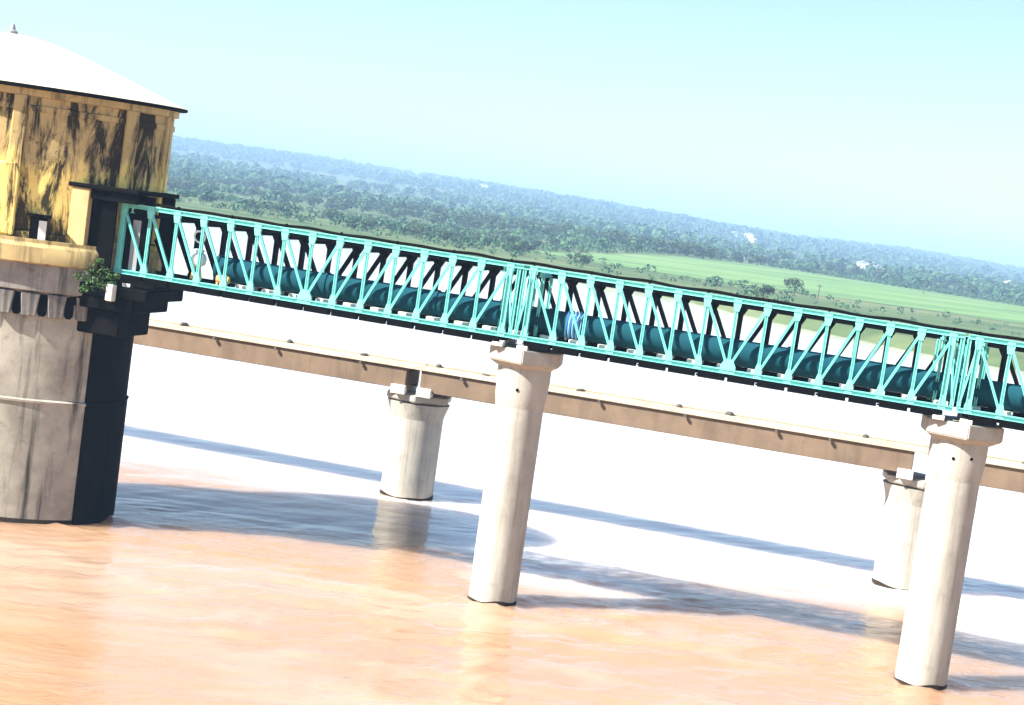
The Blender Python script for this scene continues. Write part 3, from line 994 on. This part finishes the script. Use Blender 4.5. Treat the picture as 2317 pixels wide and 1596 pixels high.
# stepped seat under the truss end
st_ = link('truss_seat', None, tw)
st_.location = bpos(-18.95, 0, 0) - TC
st_.rotation_euler = (0, 0, RZ)
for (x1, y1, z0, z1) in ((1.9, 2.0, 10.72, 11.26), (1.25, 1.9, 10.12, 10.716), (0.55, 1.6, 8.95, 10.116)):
    link('seat_step', bevel_box('seat_step', -3.2, x1, -y1, y1, z0, z1, 'dark_and_shade_concrete', 0.06), st_)
for y_ in (-1.25, 1.25):
    link('bearing_block', bevel_box('seat_bearing', -0.2, 0.2, -0.2, 0.2, 11.262, 11.42, 'white_concrete', 0.02), st_, (0.6, y_, 0))
link('bearing_pedestal', bevel_box('bearing_pedestal', -0.17, 0.17, -0.2, 0.2, 10.6, 11.35, 'white_concrete', 0.04), st_, (0.28, -2.21, 0))

# shrub rooted on the slab edge beside the truss
shr = thing('wall_shrub', 'leafy green shrub growing from the tower slab below the truss end', 'shrub', bpos(-19.6, -2.25, 11.45), 0)


def leaf_cloud(name, centers, per, size, m, seed, squash=0.8, droop=0.0):
    r = np.random.default_rng(seed)
    V, Fc = [], []
    for (cx, cy, cz, rad) in centers:
        for _ in range(per):
            d = r.normal(size=3)
            d /= np.linalg.norm(d) + 1e-9
            q = np.array([cx, cy, cz]) + d * rad * (r.uniform(0.35, 1.0) ** 0.5) * np.array([1, 1, squash])
            u = r.normal(size=3)
            u -= d * (u @ d) * 0.6
            u /= np.linalg.norm(u) + 1e-9
            w = np.cross(d + 0.5 * r.normal(size=3), u)
            w /= np.linalg.norm(w) + 1e-9
            s = size * r.uniform(0.6, 1.3)
            k = len(V)
            V += [q - u * s, q - w * s * 0.55, q + u * s, q + w * s * 0.55]
            Fc.append((k, k + 1, k + 2, k + 3))
    return mesh(name, V, Fc, m)


link('foliage', leaf_cloud('shrub_foliage', [(0.1, 0, 0.55, 0.5), (0.55, -0.05, 0.4, 0.45), (0.9, 0, 0.25, 0.35), (-0.35, 0.0, 0.1, 0.35), (0.3, -0.2, 0.0, 0.45), (0.0, -0.1, -0.35, 0.4), (0.6, -0.25, -0.25, 0.3), (0.9, -0.15, -0.1, 0.25), (-0.7, -0.1, 0.05, 0.22), (-0.3, -0.25, -0.55, 0.25), (1.15, -0.1, 0.35, 0.2), (0.2, 0.0, 1.0, 0.22)], 46, 0.08, 'leaf_bright', 5), shr)
shr.scale = (0.95, 0.9, 0.85)
bv, bf = [], []
for q in range(7):
    d = Vector((random.uniform(-0.5, 0.9), random.uniform(-0.3, 0.1), random.uniform(-0.3, 0.8)))
    b0 = Vector((0.25, 0.35, -0.1))
    k = len(bv)
    for (c, w) in ((b0, 0.03), (b0 + d, 0.008)):
        bv += [tuple(c + Vector((w, 0, 0))), tuple(c + Vector((-w * 0.5, w * 0.87, 0))), tuple(c + Vector((-w * 0.5, -w * 0.87, 0)))]
    bf += [(k, k + 1, k + 4, k + 3), (k + 1, k + 2, k + 5, k + 4), (k + 2, k, k + 3, k + 5)]
link('stem', mesh('shrub_stem', bv, bf, 'bark'), shr)

# ------------------------------------------------------------------ trees on the far bank
protos = []
for sd0 in range(6):
    r = np.random.default_rng(40 + sd0)
    cs = []
    nl = 9 + sd0 % 3
    for q in range(nl):
        an = r.uniform(0, 2 * math.pi)
        rr_ = r.uniform(0.05, 0.34)
        cs.append((rr_ * math.cos(an), rr_ * math.sin(an), r.uniform(0.20, 0.66) - 0.2 * rr_, r.uniform(0.15, 0.25)))
    crown = leaf_cloud('tree_crown', cs, 44, 0.055, 'leaf', 60 + sd0, 0.85)
    tvv, tff = [], []

    def limb(p0, p1, r0, r1, n=6):
        d = (p1 - p0).normalized()
        u = d.orthogonal().normalized()
        w = d.cross(u)
        k = len(tvv)
        for c, rad in ((p0, r0), (p1, r1)):
            for i in range(n):
                q = 2 * math.pi * i / n
                tvv.append(tuple(c + (u * math.cos(q) + w * math.sin(q)) * rad))
        for i in range(n):
            j = (i + 1) % n
            tff.append((k + i, k + j, k + n + j, k + n + i))
    limb(Vector((0, 0, -0.05)), Vector((0.02, 0, 0.35)), 0.035, 0.022)
    for c in cs[:5]:
        limb(Vector((0.02, 0, 0.33)), Vector(c[:3]), 0.018, 0.006, 4)
    protos.append((crown, mesh('tree_trunk', tvv, tff, 'bark')))


HOUSE_AT = [(353, 2860), (376, 2850), (362, 2650), (396, 1955), (405, 1940), (562, 1915), (-113, 3655)]


def field_free(x, y):
    x_ = x / (0.55 + 0.45 * y / 700.0)
    yn = np.interp(x_, [0, 60, 130, 230, 330], [640, 610, 600, 560, 520])
    yf = np.interp(x_, [0, 60, 130, 230, 330], [670, 860, 980, 930, 700])
    return ~((x_ > -5) & (x_ < 335) & (y > yn - 15) & (y < yf + 5))


def scatter(n, y0, y1, a0, a1, seed, thin=0.93):
    r = np.random.default_rng(seed)
    y = np.sqrt(r.uniform(y0 ** 2, y1 ** 2, n))
    an = r.uniform(a0, a1, n)
    x = an * y
    ok = (y > shore(x) + 25) & field_free(x, y) & ~((x > 2) & (y < 640) & (r.uniform(0, 1, n) < thin))
    for hx, hy in HOUSE_AT:
        ok &= ~((np.abs(x / y - hx / hy) < 16 / hy) & (y < hy + 8) & (y > hy - 170))
    return x[ok], y[ok]


def clump(x, y):
    return np.sin(x / 61 + 1.0 + 0.7 * np.sin(y / 83)) + np.sin(y / 47 + x / 130) + 0.6 * np.sin((x + 2 * y) / 29)


A0, A1 = -0.235, 0.345
xa, ya = scatter(620, 420, 900, A0, A1, 1)
k = clump(xa, ya) > 0.35 - (ya - 480) / 500
xa, ya = xa[k], ya[k]
xb, yb = scatter(1300, 900, 1500, A0, A1, 2)
k = clump(xb, yb) > -0.35
xb, yb = xb[k], yb[k]
X = np.concatenate([xa, xb])
Y = np.concatenate([ya, yb])
size = np.concatenate([rng.uniform(3.5, 8.0, len(xa)), rng.uniform(6.5, 13.0, len(xb))])
order = np.argsort(-(size / Y))
NI = 296
zone = lambda x, y: x / y
ind = order[:NI]
ind = ind[np.argsort(zone(X[ind], Y[ind]))]


ORD = ['first', 'second', 'third', 'fourth', 'fifth', 'sixth', 'seventh', 'eighth', 'ninth', 'tenth', 'eleventh', 'twelfth', 'thirteenth', 'fourteenth',
       'fifteenth', 'sixteenth', 'seventeenth', 'eighteenth', 'nineteenth', 'twentieth', 'twenty-first', 'twenty-second', 'twenty-third', 'twenty-fourth',
       'twenty-fifth', 'twenty-sixth', 'twenty-seventh', 'twenty-eighth', 'twenty-ninth', 'thirtieth', 'thirty-first', 'thirty-second']
words_size = [(5.0, 'small'), (8.5, 'middling'), (99, 'large')]
by_depth = ind[np.argsort(Y[ind])]
near = [i for i in by_depth if Y[i] < 900]
wood = [i for i in by_depth if Y[i] >= 900]
rows = [(near[j:j + 25], 'on the open plain ' + ['near the shore', 'above the shore trees', 'halfway to the wood', 'short of the wood', 'against the wood'][j // 25]) for j in range(0, len(near), 25)]
rows += [(wood[j:j + 25], ORD[j // 25] + ' row of the far wood') for j in range(0, len(wood), 25)]
for row, where in rows:
    row = sorted(row, key=lambda i: X[i] / Y[i])
    for c, i in enumerate(row):
        x, y, s = X[i], Y[i], size[i]
        z = float(terrain(x, y))
        w = next(n_ for lim, n_ in words_size if s < lim)
        lb = f'{w} dark green tree {where}, {ORD[c]} from the left' if 'plain' in where else f'{w} dark green tree, {ORD[c]} from the left in the {where}'
        t_ = thing('tree', lb, 'tree', (x, y, z - 0.15), rng.uniform(0, 6.28), 'scattered trees on the far bank')
        t_.scale = (s * rng.uniform(0.95, 1.45), s * rng.uniform(0.95, 1.4), s * rng.uniform(0.7, 1.0))
        cr_, tr_ = protos[i % 6]
        link('crown', cr_, t_)
        link('trunk', tr_, t_)


# the wood beyond reads as one mass
def mass(name, X, Y, size, quads, m, seed):
    r = np.random.default_rng(seed)
    n = len(X)
    Z = terrain(X, Y)
    d = r.normal(size=(n, quads, 3))
    d /= np.linalg.norm(d, axis=2, keepdims=True)
    rad = r.uniform(0.55, 1.0, (n, quads, 1))
    off = d * rad * np.array([0.62, 0.62, 0.42])
    off[..., 2] += 0.45
    c = np.stack([X, Y, Z], -1)[:, None, :] + off * size[:, None, None]
    u = np.cross(d, r.normal(size=(n, quads, 3)))
    u /= np.linalg.norm(u, axis=2, keepdims=True)
    w = np.cross(d, u)
    w += 0.5 * d * r.normal(size=(n, quads, 1))
    s = (size[:, None, None] * r.uniform(0.09, 0.19, (n, quads, 1)))
    V = np.stack([c - u * s, c - w * s * 0.8, c + u * s, c + w * s * 0.8], 2).reshape(-1, 3)
    nf = n * quads
    me = bpy.data.meshes.new(name)
    me.vertices.add(len(V))
    me.vertices.foreach_set('co', V.reshape(-1))
    me.loops.add(nf * 4)
    me.loops.foreach_set('vertex_index', np.arange(nf * 4, dtype=np.int32))
    me.polygons.add(nf)
    me.polygons.foreach_set('loop_start', (np.arange(nf) * 4).astype(np.int32))
    me.update(calc_edges=True)
    me.materials.append(MAT[m])
    return link(name, me)


rest = order[NI:]
xc, yc = scatter(3000, 1500, 2600, -0.30, 0.40, 3)
k = clump(xc / 1.6, yc / 2.2) > -0.4
xc, yc = xc[k], yc[k]
xd, yd = scatter(9000, 2600, 5600, -0.32, 0.42, 4)
k = clump(xd / 2.5, yd / 5.0) > -0.6
xd, yd = xd[k], yd[k]
xe, ye = scatter(1600, 6300, 8000, 0.1, 0.42, 5)
FX = np.concatenate([X[rest], xc, xd, xe])
FY = np.concatenate([Y[rest], yc, yd, ye])
FS = np.concatenate([size[rest], rng.uniform(5, 17, len(xc)) , rng.uniform(7, 22, len(xd)), rng.uniform(12, 22, len(xe))])
fw = mass('far_woodland', FX, FY, FS, 44, 'leaf_far', 9)
fw['kind'] = 'stuff'
xs_, ys_ = scatter(6500, 280, 1200, -0.27, 0.40, 21, 0.6)
k = clump(xs_ * 1.5, ys_ * 1.2) > -0.3
sc_ = mass('shore_scrub', xs_[k], ys_[k], rng.uniform(1.2, 3.6, int(k.sum())) * (0.6 + ys_[k] / 1500), 22, 'leaf_far', 12)
sc_['kind'] = 'stuff'
tag(sc_, 'low green scrub spread over the far plain above the truss', 'scrub')
tag(fw, 'hazy dark green wood covering the far plain and hills to the skyline', 'woodland')

# ------------------------------------------------------------------ small white houses among the far trees
def house(x, y, w, d, h, rz, label):
    z = float(terrain(x, y))
    t_ = thing('farm_house', label, 'house', (x, y, z - 0.1), rz, 'white houses among the far trees')
    link('wall', bevel_box('house_wall', -w / 2, w / 2, -d / 2, d / 2, 0, h, 'house_wall', 0.0), t_)
    link('roof', prism('house_roof', [(-w / 2 - 0.4, h + 0.003), (w / 2 + 0.4, h + 0.003), (w / 2 + 0.4, h + 0.3), (0, h + 0.28 * d), (-w / 2 - 0.4, h + 0.3)], -d / 2 - 0.4, d / 2 + 0.4, 'house_roof'), t_)
    for q in (-0.3, 0.3):
        link('window', bevel_box('house_window', -0.6, 0.6, -0.06, 0.02, 0, 1.2, 'glass', 0.0), t_, (q * w, -d / 2 - 0.001, h * 0.35))
    link('door', bevel_box('house_door', -0.5, 0.5, -0.06, 0.02, 0, 2.1, 'timber', 0.0), t_, (0.02 * w, -d / 2 - 0.001, 0.1))


HOUSES = [(353, 2860, 15, 10, 8, 0.3, 'left white house of the three in the wood right of the middle pier'),
          (376, 2850, 17, 11, 10, -0.2, 'tallest white house of the three in the wood right of the middle pier'),
          (362, 2650, 15, 9, 7, 0.5, 'lowest white house of the three in the wood right of the middle pier'),
          (396, 1955, 12, 8, 7, 0.1, 'left white house of the pair in the trees above the right pier'),
          (405, 1940, 14, 9, 7, -0.4, 'right white house of the pair in the trees above the right pier'),
          (562, 1915, 15, 9, 7, 0.2, 'white house in the wood near the right edge of the picture'),
          (-113, 3655, 20, 12, 12, 0.0, 'lone pale house on the skyline above the first truss span')]
for hsp in HOUSES:
    house(*hsp)


# ------------------------------------------------------------------ poles on the far bank
def pole(x, y, h, m, label):
    z = float(terrain(x, y))
    t_ = thing('utility_pole', label, 'pole', (x, y, z - 0.3), 0.2, 'poles on the far bank')
    link('post', loft('pole_post', [rough_ring(0.22, 0, 10), rough_ring(0.14, h, 10)], m), t_)
    link('cross_arm', bevel_box('pole_arm', -1.0, 1.0, -0.08, 0.08, h - 0.9, h - 0.7, m, 0.0), t_)


pole(99.8, 558, 5.6, 'timber', 'dark wooden pole on the green field, left one of two')
pole(188.4, 780, 6.4, 'timber', 'grey pole at the right end of the green field')

# ------------------------------------------------------------------ haze over the far land
hv, hf = box_vf(-10500, 10500, -700, 11000, -4.5, 150)
hm = bpy.data.materials.new('haze_air')
hm.use_nodes = True
ht = hm.node_tree
ht.nodes.clear()
pv = ht.nodes.new('ShaderNodeVolumePrincipled')
pv.inputs['Color'].default_value = (0.44, 0.68, 1.0, 1)
pv.inputs['Density'].default_value = 0.00028
pv.inputs['Anisotropy'].default_value = 0.0
ho = ht.nodes.new('ShaderNodeOutputMaterial')
ht.links.new(pv.outputs[0], ho.inputs['Volume'])
hz_ = link('haze', mesh('haze', hv, hf, hm))
hz_['kind'] = 'stuff'
tag(hz_, 'pale blue haze lying over the far bank and hills', 'haze')
